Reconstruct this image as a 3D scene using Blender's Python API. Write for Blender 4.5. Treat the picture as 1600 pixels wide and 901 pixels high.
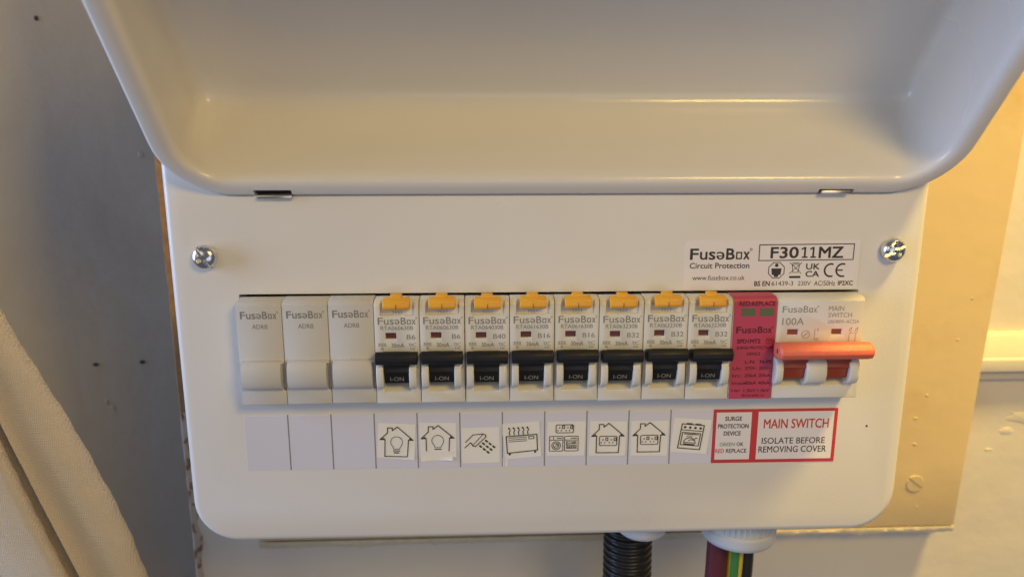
import bpy, bmesh, math, random
from mathutils import Vector, Matrix
random.seed(7)
S = 0.001                      # everything below is written in millimetres
sc = bpy.context.scene
for o in list(bpy.data.objects): bpy.data.objects.remove(o)
col = sc.collection

# ------------------------------------------------------------------ camera
cd = bpy.data.cameras.new('camera'); cam = bpy.data.objects.new('camera', cd); col.objects.link(cam)
r = Vector((.999412, -.034280, -.000857)); u = Vector((.007964, .207713, .978158)); f = Vector((.033353, .977589, -.207863))
M = Matrix((r, u, -f)).transposed().to_4x4(); M.translation = Vector((-26.77, -293.72, 85.5))*S
cam.matrix_world = M
cd.sensor_width = 36; cd.lens = 1150/1600*36; cd.clip_start = .01; cd.clip_end = 50
cd.dof.use_dof = True; cd.dof.focus_distance = .30; cd.dof.aperture_fstop = 9
sc.camera = cam
sc.render.resolution_x = 1024; sc.render.resolution_y = 576

# ------------------------------------------------------------------ light
w = bpy.data.worlds.new('World'); sc.world = w; w.use_nodes = True
bg = w.node_tree.nodes['Background']; bg.inputs[0].default_value = (.60, .66, 1.0, 1); bg.inputs[1].default_value = .14

def lamp(name, loc, target, size, power, colour, size_y=None, spread=None):
    l = bpy.data.lights.new(name, 'AREA'); l.energy = power; l.color = colour
    l.shape = 'RECTANGLE' if size_y else 'DISK'; l.size = size*S
    if size_y: l.size_y = size_y*S
    if spread: l.spread = math.radians(spread)
    o = bpy.data.objects.new(name, l); col.objects.link(o)
    o.location = Vector(loc)*S
    d = (Vector(target)-Vector(loc)).normalized()
    o.rotation_euler = d.to_track_quat('-Z', 'Y').to_euler()
    return o
lamp('ceiling_lamp', (560, -230, 1000), (100, 0, 0), 220, 21.5, (1.0, .70, .18))
lamp('room_light', (320, -660, 460), (0, 0, 0), 240, 3.0, (1.0, .67, .15))
lamp('window_light', (-2000, -270, 250), (0, 0, 0), 800, 46, (.47, .63, 1.0), 1200)
lamp('front_left_fill', (-1400, -1900, 600), (0, 0, 0), 1300, 5.2, (1.0, .88, .5), 1000)  # added warm fill from the front left, no actual window there
lamp('low_front_fill', (500, -2200, -200), (0, 0, 0), 1600, 6.0, (.80, .86, 1.0), 1200)  # added cool fill from low in front, lifts the lid's inner face
sc.view_settings.view_transform = 'Standard'; sc.view_settings.look = 'None'
sc.view_settings.exposure = 0; sc.view_settings.gamma = 1; sc.view_settings.use_curve_mapping = False

# ------------------------------------------------------------------ materials
def mat(name, colour, rough=.45, metal=0, noise=0, nscale=40, bump=0, bscale=120, coat=0, spec=None):
    m = bpy.data.materials.new(name); m.use_nodes = True
    nt = m.node_tree; b = nt.nodes['Principled BSDF']
    b.inputs['Base Color'].default_value = (*colour, 1); b.inputs['Roughness'].default_value = rough
    b.inputs['Metallic'].default_value = metal
    if coat: b.inputs['Coat Weight'].default_value = coat; b.inputs['Coat Roughness'].default_value = .12
    if spec is not None: b.inputs['Specular IOR Level'].default_value = spec
    tc = nt.nodes.new('ShaderNodeTexCoord')
    if noise:
        n = nt.nodes.new('ShaderNodeTexNoise'); n.inputs['Scale'].default_value = nscale; n.inputs['Detail'].default_value = 5
        nt.links.new(tc.outputs['Object'], n.inputs['Vector'])
        mx = nt.nodes.new('ShaderNodeMix'); mx.data_type = 'RGBA'
        mx.inputs[6].default_value = (*[c*(1-noise) for c in colour], 1); mx.inputs[7].default_value = (*[min(1, c*(1+noise)) for c in colour], 1)
        nt.links.new(n.outputs['Fac'], mx.inputs[0]); nt.links.new(mx.outputs[2], b.inputs['Base Color'])
    if bump:
        n2 = nt.nodes.new('ShaderNodeTexNoise'); n2.inputs['Scale'].default_value = bscale; n2.inputs['Detail'].default_value = 4
        nt.links.new(tc.outputs['Object'], n2.inputs['Vector'])
        bp = nt.nodes.new('ShaderNodeBump'); bp.inputs['Strength'].default_value = bump; bp.inputs['Distance'].default_value = .001
        nt.links.new(n2.outputs['Fac'], bp.inputs['Height']); nt.links.new(bp.outputs['Normal'], b.inputs['Normal'])
    return m

def add_patches(m, colour, scale, lo, hi, stretch=(1, 1, 1), detail=6):
    """a second paint colour in ragged patches (chips, stains, dirt)"""
    nt = m.node_tree; b = nt.nodes['Principled BSDF']
    tc = nt.nodes.new('ShaderNodeTexCoord'); mp = nt.nodes.new('ShaderNodeMapping'); mp.inputs['Scale'].default_value = stretch
    n = nt.nodes.new('ShaderNodeTexNoise'); n.inputs['Scale'].default_value = scale; n.inputs['Detail'].default_value = detail
    rp = nt.nodes.new('ShaderNodeMapRange'); rp.inputs['From Min'].default_value = lo; rp.inputs['From Max'].default_value = hi
    mx = nt.nodes.new('ShaderNodeMix'); mx.data_type = 'RGBA'
    nt.links.new(tc.outputs['Object'], mp.inputs['Vector']); nt.links.new(mp.outputs['Vector'], n.inputs['Vector'])
    nt.links.new(n.outputs['Fac'], rp.inputs['Value']); nt.links.new(rp.outputs['Result'], mx.inputs[0])
    src = b.inputs['Base Color'].links
    if src: nt.links.new(src[0].from_socket, mx.inputs[6])
    else: mx.inputs[6].default_value = b.inputs['Base Color'].default_value
    mx.inputs[7].default_value = (*colour, 1)
    nt.links.new(mx.outputs[2], b.inputs['Base Color'])
    return m

MT = {}
MT['cover'] = mat('white_powder_coat', (.75, .72, .67), .33, noise=.02, nscale=25, bump=.06, bscale=900)
MT['lid'] = mat('white_gloss_coat', (.75, .72, .67), .19, noise=.015, nscale=20, bump=.05, bscale=700)
MT['plastic'] = mat('cream_plastic', (.72, .69, .61), .42, noise=.02, nscale=60, bump=.03, bscale=1500)
MT['blank'] = mat('ivory_plastic', (.59, .565, .51), .42, noise=.02, nscale=60, bump=.03, bscale=1500)
MT['grey_print'] = mat('grey_print', (.23, .22, .20), .6)
MT['soft_print'] = mat('soft_grey_print', (.36, .34, .31), .6)
MT['main_print'] = mat('switch_print', (.29, .275, .25), .6)
MT['dark_print'] = mat('dark_print', (.035, .03, .03), .6)
MT['white_print'] = mat('white_print', (.30, .29, .28), .6)
MT['red_print'] = mat('red_print', (.55, .05, .03), .6)
MT['green_print'] = mat('green_print', (.16, .27, .16), .6)
MT['maroon_print'] = mat('maroon_print', (.10, .008, .015), .6)
MT['black_plastic'] = mat('black_plastic', (.014, .013, .012), .55, bump=.08, bscale=1200, spec=.32)
MT['orange'] = mat('orange_plastic', (.86, .43, .03), .38, noise=.04, nscale=120)
MT['dark_red'] = mat('dark_red_plastic', (.13, .022, .014), .4)
MT['flag_red'] = mat('flag_red_plastic', (.26, .055, .025), .4)
MT['green_flag'] = mat('green_flag', (.10, .125, .035), .35)
MT['pink'] = mat('crimson_label', (.50, .045, .10), .42, noise=.03, nscale=60)
MT['handle_red'] = mat('orange_red_plastic', (.75, .155, .085), .48, noise=.10, nscale=220, bump=.15, bscale=700)
MT['lever_red'] = mat('brick_red_plastic', (.33, .055, .022), .42)
MT['chrome'] = mat('plated_steel', (.74, .74, .72), .22, 1, noise=.05, nscale=200, bump=.06, bscale=900)
MT['hinge'] = mat('hinge_steel', (.62, .58, .50), .28, 1)
MT['dark_void'] = mat('dark_recess', (.03, .026, .022), .8)  # near-black stands in for shade in slots and pits; the speck shares it
MT['sticker'] = mat('satin_label', (.80, .755, .755), .4, noise=.015, nscale=30)
MT['strip'] = mat('lilac_white_card', (.69, .685, .775), .5, noise=.02, nscale=35)
MT['paper'] = mat('paper_sticker', (.86, .83, .76), .6, noise=.03, nscale=120, bump=.08, bscale=900)
MT['red_border'] = mat('red_label', (.56, .04, .035), .45)
MT['enclosure'] = mat('enclosure_white', (.70, .68, .65), .4)
MT['wall'] = mat('magnolia_paint', (.80, .73, .60), .55, noise=.05, nscale=9, bump=.75, bscale=42)
add_patches(MT['wall'], (.74, .65, .50), 14, .60, .78)
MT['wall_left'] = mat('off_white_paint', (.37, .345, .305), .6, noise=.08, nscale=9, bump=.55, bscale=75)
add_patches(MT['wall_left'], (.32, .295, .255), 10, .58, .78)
MT['board'] = mat('cream_board_paint', (.74, .57, .31), .42, noise=.04, nscale=14, bump=.30, bscale=70)
add_patches(MT['board'], (.66, .47, .22), 22, .60, .74)
MT['bead'] = mat('board_edge_paint', (.78, .68, .48), .6, noise=.12, nscale=200, bump=.6, bscale=260)
MT['moulding'] = mat('moulding_paint', (.74, .68, .56), .42, noise=.05, nscale=20, bump=.3, bscale=90)
MT['bare_wood'] = mat('bare_wood_edge', (.36, .215, .105), .8, noise=.35, nscale=220, bump=.6, bscale=300)
MT['chip'] = mat('flaking_edge', (.60, .53, .43), .75, noise=.12, nscale=160, bump=.6, bscale=300)
add_patches(MT['chip'], (.30, .17, .08), 210, .53, .57, (1, 1, .6))
MT['wood_screw'] = mat('painted_screw', (.62, .50, .29), .45, noise=.1, nscale=300)
MT['cloth'] = mat('calico_cloth', (.74, .62, .455), .9, noise=.05, nscale=60, spec=.15)
MT['thread'] = mat('seam_thread', (.48, .36, .22), .9)
MT['conduit'] = mat('black_conduit', (.018, .018, .020), .33)
MT['gland'] = mat('grey_gland_plastic', (.62, .64, .66), .4)
MT['maroon'] = mat('maroon_sheath', (.115, .022, .030), .45, noise=.1, nscale=60)
MT['yellow'] = mat('yellow_sheath', (.72, .60, .06), .4)
MT['green'] = mat('green_sheath', (.06, .22, .05), .4)
MT['black_cable'] = mat('black_sheath', (.02, .019, .018), .4)
# woven look for the cloth
def smears(m, lo, hi, scale):
    nt = m.node_tree; b = nt.nodes['Principled BSDF']; tc = nt.nodes.new('ShaderNodeTexCoord')
    n = nt.nodes.new('ShaderNodeTexNoise'); n.inputs['Scale'].default_value = scale; n.inputs['Detail'].default_value = 7; n.inputs['Distortion'].default_value = 1.2
    rp = nt.nodes.new('ShaderNodeMapRange'); rp.inputs['From Min'].default_value = .35; rp.inputs['From Max'].default_value = .7
    rp.inputs['To Min'].default_value = lo; rp.inputs['To Max'].default_value = hi
    nt.links.new(tc.outputs['Object'], n.inputs['Vector']); nt.links.new(n.outputs['Fac'], rp.inputs['Value']); nt.links.new(rp.outputs['Result'], b.inputs['Roughness'])
smears(MT['cover'], .27, .46, 14); smears(MT['lid'], .15, .28, 11); smears(MT['plastic'], .36, .52, 60); smears(MT['black_plastic'], .40, .62, 90); smears(MT['board'], .32, .6, 18)
def weave(m):
    nt = m.node_tree; b = nt.nodes['Principled BSDF']; tc = nt.nodes.new('ShaderNodeTexCoord')
    hs = []
    for ax in ('X', 'Z'):
        wv = nt.nodes.new('ShaderNodeTexWave'); wv.bands_direction = ax; wv.inputs['Scale'].default_value = 420
        wv.inputs['Distortion'].default_value = 2.5; wv.inputs['Detail'].default_value = 2
        nt.links.new(tc.outputs['Object'], wv.inputs['Vector']); hs.append(wv)
    ad = nt.nodes.new('ShaderNodeMath'); ad.operation = 'ADD'
    nt.links.new(hs[0].outputs['Fac'], ad.inputs[0]); nt.links.new(hs[1].outputs['Fac'], ad.inputs[1])
    n = nt.nodes.new('ShaderNodeTexNoise'); n.inputs['Scale'].default_value = 500; n.inputs['Detail'].default_value = 3
    mp = nt.nodes.new('ShaderNodeMapping'); mp.inputs['Scale'].default_value = (.25, 1, 1.6)
    nt.links.new(tc.outputs['Object'], mp.inputs['Vector']); nt.links.new(mp.outputs['Vector'], n.inputs['Vector'])
    ad2 = nt.nodes.new('ShaderNodeMath'); ad2.operation = 'MULTIPLY_ADD'; ad2.inputs[1].default_value = 2.0
    nt.links.new(n.outputs['Fac'], ad2.inputs[0]); nt.links.new(ad.outputs[0], ad2.inputs[2])
    bp = nt.nodes.new('ShaderNodeBump'); bp.inputs['Strength'].default_value = .5; bp.inputs['Distance'].default_value = .0006
    nt.links.new(ad2.outputs[0], bp.inputs['Height']); nt.links.new(bp.outputs['Normal'], b.inputs['Normal'])
weave(MT['cloth'])

# ------------------------------------------------------------------ mesh helpers (mm in, metres out)
class MB:
    def __init__(s): s.v = []; s.f = []; s.mi = []
    def add(s, vs, fs, mi=0):
        o = len(s.v); s.v += [tuple(p) for p in vs]; s.f += [tuple(i+o for i in q) for q in fs]; s.mi += [mi]*len(fs); return s
    def box(s, x0, x1, y0, y1, z0, z1):
        vs = [(x, y, z) for x in (x0, x1) for y in (y0, y1) for z in (z0, z1)]
        return s.add(vs, [(0, 1, 3, 2), (4, 6, 7, 5), (0, 4, 5, 1), (2, 3, 7, 6), (0, 2, 6, 4), (1, 5, 7, 3)])
    def prof(s, yz, x0, x1):                     # profile in (y,z) extruded along x
        n = len(yz); vs = [(x0, y, z) for y, z in yz]+[(x1, y, z) for y, z in yz]
        return s.add(vs, [tuple(range(n)), tuple(range(2*n-1, n-1, -1))]+[(i, i+n, (i+1) % n+n, (i+1) % n) for i in range(n)])
    def plate(s, xz, y0, y1):                    # outline in (x,z) extruded along y
        n = len(xz); vs = [(x, y0, z) for x, z in xz]+[(x, y1, z) for x, z in xz]
        return s.add(vs, [tuple(range(n)), tuple(range(2*n-1, n-1, -1))]+[(i, i+n, (i+1) % n+n, (i+1) % n) for i in range(n)])
    def flat(s, xz, y): return s.add([(x, y, z) for x, z in xz], [tuple(range(len(xz)))])
    def loops(s, L, cap0=True, cap1=True, closed=True):
        n = len(L[0]); vs = [p for l in L for p in l]; fs = []
        for k in range(len(L)-1):
            for i in range(n if closed else n-1):
                j = (i+1) % n; fs.append((k*n+i, k*n+j, (k+1)*n+j, (k+1)*n+i))
        if cap0: fs.append(tuple(range(n-1, -1, -1)))
        if cap1: fs.append(tuple((len(L)-1)*n+i for i in range(n)))
        return s.add(vs, fs)
    def tube(s, path, rad, seg=20, cap=True, mi=None):
        L = []; P = [Vector(p) for p in path]
        for i, p in enumerate(P):
            t = (P[min(i+1, len(P)-1)]-P[max(i-1, 0)]).normalized()
            a = Vector((1, 0, 0)) if abs(t.x) < .9 else Vector((0, 1, 0))
            e1 = (a-t*a.dot(t)).normalized(); e2 = t.cross(e1)
            rr = rad(i) if callable(rad) else rad
            L.append([tuple(p+e1*rr*math.cos(2*math.pi*k/seg)+e2*rr*math.sin(2*math.pi*k/seg)) for k in range(seg)])
        k0 = len(s.f); s.loops(L, cap, cap)
        if mi:
            for i in range((len(P)-1)*seg): s.mi[k0+i] = mi((i % seg)/seg)
        return s
    def lathe(s, prof, c, axis='y', seg=32):     # prof: (radius, distance along axis)
        L = []
        for rr, h in prof:
            ring = []
            for k in range(seg):
                a = 2*math.pi*k/seg; p, q = rr*math.cos(a), rr*math.sin(a)
                ring.append((c[0]+p, c[1]+h, c[2]+q) if axis == 'y' else (c[0]+p, c[1]+q, c[2]+h))
            L.append(ring)
        return s.loops(L)
    def mesh(s, name, smooth=None, merge=False):
        m = bpy.data.meshes.new(name); m.from_pydata([(x*S, y*S, z*S) for x, y, z in s.v], [], s.f)
        m.polygons.foreach_set('material_index', s.mi)
        b = bmesh.new(); b.from_mesh(m)
        if merge: bmesh.ops.remove_doubles(b, verts=b.verts, dist=1e-7)
        bmesh.ops.recalc_face_normals(b, faces=b.faces); b.to_mesh(m); b.free()
        return m

def shade(m, ang=35):
    for p in m.polygons: p.use_smooth = True
    m.set_sharp_from_angle(angle=math.radians(ang))

def link(name, mesh, m, parent=None, loc=None, label=None):
    o = bpy.data.objects.new(name, mesh)
    for k in (m if isinstance(m, (list, tuple)) else [m]): mesh.materials.append(MT[k])
    mesh.name = name
    col.objects.link(o)
    if loc: o.location = Vector(loc)*S
    if parent: o.parent = parent
    if label: o['label'] = label
    return o

def part(name, mb, m, parent=None, bevel=0, seg=2, cut=None, smooth=35, label=None, loc=None):
    me = mb.mesh(name)
    if bevel or cut:
        t = bpy.data.objects.new('tmp', me); col.objects.link(t); c = None
        if cut:
            c = bpy.data.objects.new('tmpc', cut.mesh('cut')); col.objects.link(c)
            b = t.modifiers.new('b', 'BOOLEAN'); b.operation = 'DIFFERENCE'; b.solver = 'EXACT'; b.object = c; b.use_self = True
        if bevel:
            v = t.modifiers.new('v', 'BEVEL'); v.width = bevel*S; v.segments = seg; v.limit_method = 'ANGLE'; v.angle_limit = math.radians(30)
            v.harden_normals = False
        dg = bpy.context.evaluated_depsgraph_get(); dg.update()
        me2 = bpy.data.meshes.new_from_object(t.evaluated_get(dg))
        bpy.data.objects.remove(t); bpy.data.meshes.remove(me)
        if c: bpy.data.objects.remove(c)
        me = me2; me.materials.clear()
    if smooth: shade(me, smooth)
    return link(name, me, m, parent, loc, label)

def thing(name, label, cat, loc=(0, 0, 0), group=None):
    o = bpy.data.objects.new(name, None); o.empty_display_size = .01; col.objects.link(o)
    o.location = Vector(loc)*S; o['label'] = label; o['category'] = cat
    if group: o['group'] = group
    return o
def tag(o, label, cat, group=None):
    o['label'] = label; o['category'] = cat
    if group: o['group'] = group
    return o
def copy_tree(o, parent=None):
    c = o.copy(); col.objects.link(c)
    if parent: c.parent = parent
    for ch in list(o.children): copy_tree(ch, c)
    return c

# ---- lettering
_tc = {}
def text_geo(body, bold=0.0, shear=0.0):
    key = (body, bold, shear)
    if key not in _tc:
        c = bpy.data.curves.new('t', 'FONT'); c.body = body; c.shear = shear; c.resolution_u = 3
        o = bpy.data.objects.new('t', c); col.objects.link(o)
        dg = bpy.context.evaluated_depsgraph_get(); dg.update()
        m = bpy.data.meshes.new_from_object(o.evaluated_get(dg))
        vs = [tuple(v.co[:2]) for v in m.vertices]; fs = [tuple(p.vertices) for p in m.polygons]
        bpy.data.objects.remove(o); bpy.data.curves.remove(c); bpy.data.meshes.remove(m)
        x0 = min(v[0] for v in vs); x1 = max(v[0] for v in vs); y0 = min(v[1] for v in vs); y1 = max(v[1] for v in vs)
        _tc[key] = ([((x-x0)/(x1-x0), (y-y0)/(y1-y0)) for x, y in vs], fs)
    return _tc[key]
def text(mb, body, x0, x1, z0, z1, y, bold=0.0, shear=0.0):
    vs, fs = text_geo(body, bold, shear)
    fy = y if callable(y) else (lambda z: y)
    b_ = bold*(z1-z0)*1.3
    for i, (ox, oz) in enumerate([(0, 0)] if bold < .005 else [(-b_, -b_), (b_, b_), (-b_, b_), (b_, -b_)]):
        P = [(x0+(x1-x0)*a+ox, z0+(z1-z0)*b+oz) for a, b in vs]
        mb.add([(p, fy(q)-.003*i, q) for p, q in P], fs)
def stroke(mb, pts, wd, y, closed=False):
    n = len(pts)
    for i in range(n if closed else n-1):
        a = Vector(pts[i]); b = Vector(pts[(i+1) % n]); d = (b-a)
        if d.length < 1e-6: continue
        d.normalize(); k = Vector((-d.y, d.x))*wd/2; a2 = a-d*wd*.4; b2 = b+d*wd*.4
        yy = y-.004*(i % 3)
        mb.flat([a2+k, b2+k, b2-k, a2-k], yy)
def circ(cx, cz, r_, n=20, a0=0, a1=360, rz=None):
    rz = rz or r_
    return [(cx+r_*math.cos(math.radians(a0+(a1-a0)*i/n)), cz+rz*math.sin(math.radians(a0+(a1-a0)*i/n))) for i in range(n+(0 if a1-a0 == 360 else 1))]
def disc(mb, cx, cz, r_, y, n=14): mb.flat(circ(cx, cz, r_, n), y)
def brand(mb, x0, x1, z0, z1, y, bold=.01, dot=True):
    """the maker's logo: round 'FuseB', a square ring for the o, an x"""
    W = x1-x0; h = z1-z0
    def seg(t, a, b, lo=0, hi=1): text(mb, t, x0+W*a, x0+W*b, z0+h*lo, z0+h*hi, y, bold)
    seg('F', 0, .135); seg('u', .165, .285, -.01, .70); seg('s', .315, .42, -.02, .72)
    # the reversed e
    vs, fs = text_geo('e', bold); a, b = .445, .575
    for i, ox in enumerate((-bold*h, bold*h) if bold >= .005 else (0,)): mb.add([(x0+W*(b-(b-a)*p)+ox, y-.003*i, z0+h*(.72-.74*q)) for p, q in vs], fs)
    seg('B', .61, .745)
    t = h*.13; xa, xb = x0+W*.772, x0+W*.875; za, zb = z0, z0+h*.70
    for q in (((xa, za), (xb, za), (xb, za+t), (xa, za+t)), ((xa, zb-t), (xb, zb-t), (xb, zb), (xa, zb)),
              ((xa, za+t), (xa+t, za+t), (xa+t, zb-t), (xa, zb-t)), ((xb-t, za+t), (xb, za+t), (xb, zb-t), (xb-t, zb-t))): mb.flat(q, y)
    seg('x', .90, 1.0, 0, .70)
    if dot: stroke(mb, circ(x1+h*.12, z1-h*.08, h*.10, 10), h*.05, y, True)

def rrect(x0, x1, z0, z1, r_, n=8):
    if not isinstance(r_, (tuple, list)): r_ = (r_,)*4      # corners: lower right, upper right, upper left, lower left
    P = []
    for (cx, cz, a, q) in ((x1-r_[0], z0+r_[0], -90, r_[0]), (x1-r_[1], z1-r_[1], 0, r_[1]), (x0+r_[2], z1-r_[2], 90, r_[2]), (x0+r_[3], z0+r_[3], 180, r_[3])):
        for i in range(n+1):
            t = math.radians(a+90*i/n); P.append((cx+q*math.cos(t), cz+q*math.sin(t)))
    return P

# ------------------------------------------------------------------ the setting: walls
WY = 115                                          # the wall that carries the board
mb = MB().box(-204, 900, WY, WY+60, -600, 700)
wall = part('wall', mb, 'wall', bevel=2.5, seg=3); wall['kind'] = 'structure'
# bare, chipped arris at the wall's left end: ragged sliver that stands a little proud
mb = MB(); rnd = random.Random(3); L = []
n = 260
wl = 0; wr = 0
for i in range(n+1):
    z = -330+i*(330+150)/n
    wl += (rnd.random()-.5)*.5; wl *= .85; wr += (rnd.random()-.5)*1.1; wr *= .8
    wd = 3.6 if z > -74 else 4.6+.8*math.sin(z*.23)
    L.append([(-206.4+wl*.6, WY+7, z), (-206.2+wl*.6, WY+1.8, z), (-204.9+wl*.3, WY-.2, z), (-203.0+wd-2+wr, WY-.35, z), (-203+wd-2+wr+.3, WY+.6, z)])
q = next(i for i, row in enumerate(L) if row[0][2] > -74)
part('chipped_edge', MB().loops(L[q:], True, True, False), 'bare_wood', wall, label='brown bare wood along the chipped upper edge of the wall')
part('flaking_edge', MB().loops(L[:q+1], True, True, False), 'chip', wall, label='flaking pale paint along the lower edge of the wall')
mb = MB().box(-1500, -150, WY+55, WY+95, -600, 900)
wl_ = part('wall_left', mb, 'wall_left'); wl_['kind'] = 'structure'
for (x, z, r_, sx) in ((-289.5, 150.7, 1.5, .8), (-279.8, -61, 1.2, 1.6), (-250, -59.6, 1.2, 1.5)):
    part('nail_hole', MB().plate(circ(x, z, r_*sx, 9, rz=r_), WY+54.6, WY+56), 'dark_void', wl_)  # flat dark disc, the pit's shade put into its colour
mb = MB()
for k, (x, z) in enumerate(((-275.4, -86.8), (-272, -91), (-238, 72))):
    part('paint_scab', MB().plate([(x+random.uniform(-1, 1)+3*math.cos(a)*(.5+k*.1), z+2.2*math.sin(a)) for a in [i*math.pi/4 for i in range(8)]], WY+54.7, WY+56), 'wall_left', wl_, bevel=.25)

for (x, z, r_, sx) in ((296, -83, 5.5, 1.7), (303, -89, 4, 1.3), (287, -92, 3, 1.8), (315, -81, 4, 1.2), (278, -104, 1.2, 2)):
    rr = random.Random(int(x)); P = [(x+r_*sx*(.55+.6*rr.random())*math.cos(t), z+r_*(.45+.6*rr.random())*math.sin(t)) for t in [i_*2*math.pi/15 for i_ in range(15)]]
    part('plaster_flake', MB().plate(P, WY-.2, WY+1), 'wall', wall, bevel=.18)
# moulding on the wall, right of the board
mb = MB().prof([(WY+1, -29.2), (WY-3.5, -29.8), (WY-4.6, -31), (WY-8.4, -43.2), (WY-9.4, -44.2), (WY-9.6, -51.2), (WY-5, -51.6), (WY-4.6, -57.6), (WY+1, -57.9)], 200, 900)
t = thing('wall_moulding', 'cream painted horizontal moulding on the wall right of the board', 'moulding', (500, WY, -58))
o = part('rail', mb, 'moulding', t, bevel=.35, smooth=25); o.location = Vector((-500, -WY, 58))*S
mb = MB().lathe([(.1, -1.6), (1.6, -1.3), (2.5, -.3), (2.7, .8)], (291, WY-4.6, -36), seg=14)
o = part('paint_blob', mb, 'moulding', t, smooth=80); o.location = Vector((-500, -WY, 58))*S

# ------------------------------------------------------------------ backing board
bd = thing('backing_board', 'cream yellow painted wooden board fixed to the wall behind the consumer unit', 'board', (45, 100, -150))
BO = (-45, -100, 150)
xy = [(-161, -147.6), (-60, -147.2), (60, -146.6), (180, -146.2), (252.2, -145.8), (254, -100), (256.5, -40), (259, 20), (261, 62), (262.6, 110), (265, 330), (-161, 330)]
part('board_panel', MB().plate(xy, 100, WY-.2), 'board', bd, bevel=1.0, seg=2, loc=BO)
mb = MB(); L = []; rnd = random.Random(9); n = 170; jag = 0
for i in range(n+1):
    x = -161.2+i*(252.2+161.2)/n; t_ = (x+161)/413
    jag = jag*.7+(rnd.random()-.5)*1.4
    zt = -147.8+t_*2.0; zb = -152.6+t_*2.2+jag*.55-(1.0 if rnd.random() > .93 else 0)
    L.append([(x, 104, zt-.5), (x, 99.9+rnd.random()*.25, zt-.6), (x, 99.7+rnd.random()*.4, (zt+zb)/2), (x, 101+rnd.random()*.5, zb), (x, 107, zb-.2)])
mb.loops(L, True, True, False)
part('board_edge', mb, 'bead', bd, label='ragged lighter strip along the lower edge of the board', loc=BO)
mb = MB().lathe([(0.2, -.62), (4.9, -.55), (5.35, -.2), (5.4, .4), (5.4, 3)], (225.0, 100, -118), seg=28)
a = math.radians(-38); dx, dz = math.cos(a), math.sin(a)
cut = MB().plate([(225+dx*8-dz*.95, -118+dz*8+dx*.75), (225-dx*8-dz*.75, -118-dz*8+dx*.75), (225-dx*8+dz*.75, -118-dz*8-dx*.75), (225+dx*8+dz*.75, -118+dz*8-dx*.75)], 98, 101.6)
part('wood_screw', mb, 'wood_screw', bd, cut=cut, label='slotted screw head painted over at the lower right of the board', loc=BO)
mb = MB(); rnd = random.Random(5)
for x, z, q in ((226, -63, .8), (221, -77, .9), (240, -30, .7), (245, -6, .7), (222, -93, 1.0), (228, -133, .5)):
    part('paint_nib', MB().plate([(x+q*(1+.5*rnd.random())*math.cos(k*.9), z+q*.7*(.8+.5*rnd.random())*math.sin(k*.9)) for k in range(7)], 99.72, 100.5), 'board', bd, bevel=.2, loc=BO)

# ------------------------------------------------------------------ consumer unit
cu = thing('consumer_unit', 'white consumer unit with its lid open, on the cream board', 'consumer unit', (0, 50, -88.5))
CO = (0, -50, 88.5)
X0, X1, Z0, Z1 = -153.9, 153.2, -88.6, 84
TL = math.radians(39); HY, HZ, HW, LH = -1.0, 60.6, 154.4, 152; LX = 4.4
def lid_recess():                                  # the room the open lid swings into, taken out of the cover's top edge
    k = MB().plate(rrect(-HW-.4+LX, HW+.4+LX, -.5, 200, 25.4, 12), -6, 90)
    k.v = [(x, HY+n_*math.cos(TL)-z*math.sin(TL), HZ+n_*math.sin(TL)+z*math.cos(TL)) for x, n_, z in k.v]
    return k
def cov_loop(inset, y, rr): return [(x, y, z) for x, z in rrect(X0+inset, X1-inset, Z0+inset, Z1-inset, (rr, 3, 3, rr), 10)]
mb = MB().loops([cov_loop(3.0, 0, 16), cov_loop(1.9, .25, 17), cov_loop(.9, .9, 18), cov_loop(.25, 1.9, 18.6), cov_loop(0, 3.1, 19), cov_loop(0, 22, 19)])
cut = MB().plate(rrect(-127.2, 127.3, -23.6, 21.5, .6, 3), -5, 40)
lr = lid_recess(); cut.add(lr.v, lr.f)
part('front_cover', mb, 'cover', cu, cut=cut, loc=CO, smooth=30)
cut2 = MB().box(-130, 130, 20, 70, -40, 40)
part('enclosure', MB().plate(rrect(X0+2.5, X1-2.5, Z0+2.5, 60, 16, 8), 22.2, 99.6), 'enclosure', cu, bevel=1.2, cut=cut2, loc=CO)
# cover screws: domed plated heads with a cross slot
def cover_screw(cx, cz, ang, tilt):
    mb = MB().lathe([(.3, -4.7), (1.6, -4.65), (3.0, -4.35), (4.1, -3.7), (4.75, -2.8), (5.0, -1.9), (4.95, -1.1), (4.6, -.8), (4.6, .4)], (0, 0, 0), seg=40)
    a = math.radians(ang); A = Vector((math.cos(a), math.sin(a))); B = Vector((-math.sin(a), math.cos(a)))
    C = [(6.5, .62), (.95, .62), (.75, 2.9), (-.75, 2.9), (-.95, .62), (-6.5, .62), (-6.5, -.62), (-.95, -.62), (-.75, -2.9), (.75, -2.9), (.95, -.62), (6.5, -.62)]
    ct = MB().plate([tuple(A*p+B*q_) for p, q_ in C], -9, -2.4)
    o = part('cover_screw', mb, 'chrome', cu, cut=ct, smooth=30)
    o.location = Vector((cx+CO[0], -.1+CO[1], cz+CO[2]))*S; o.rotation_euler = tilt
cover_screw(-138.6, 37.0, -58, (0, 0, 0))
cover_screw(139.0, 38.2, 28, (math.radians(-3), 0, math.radians(6)))

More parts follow.
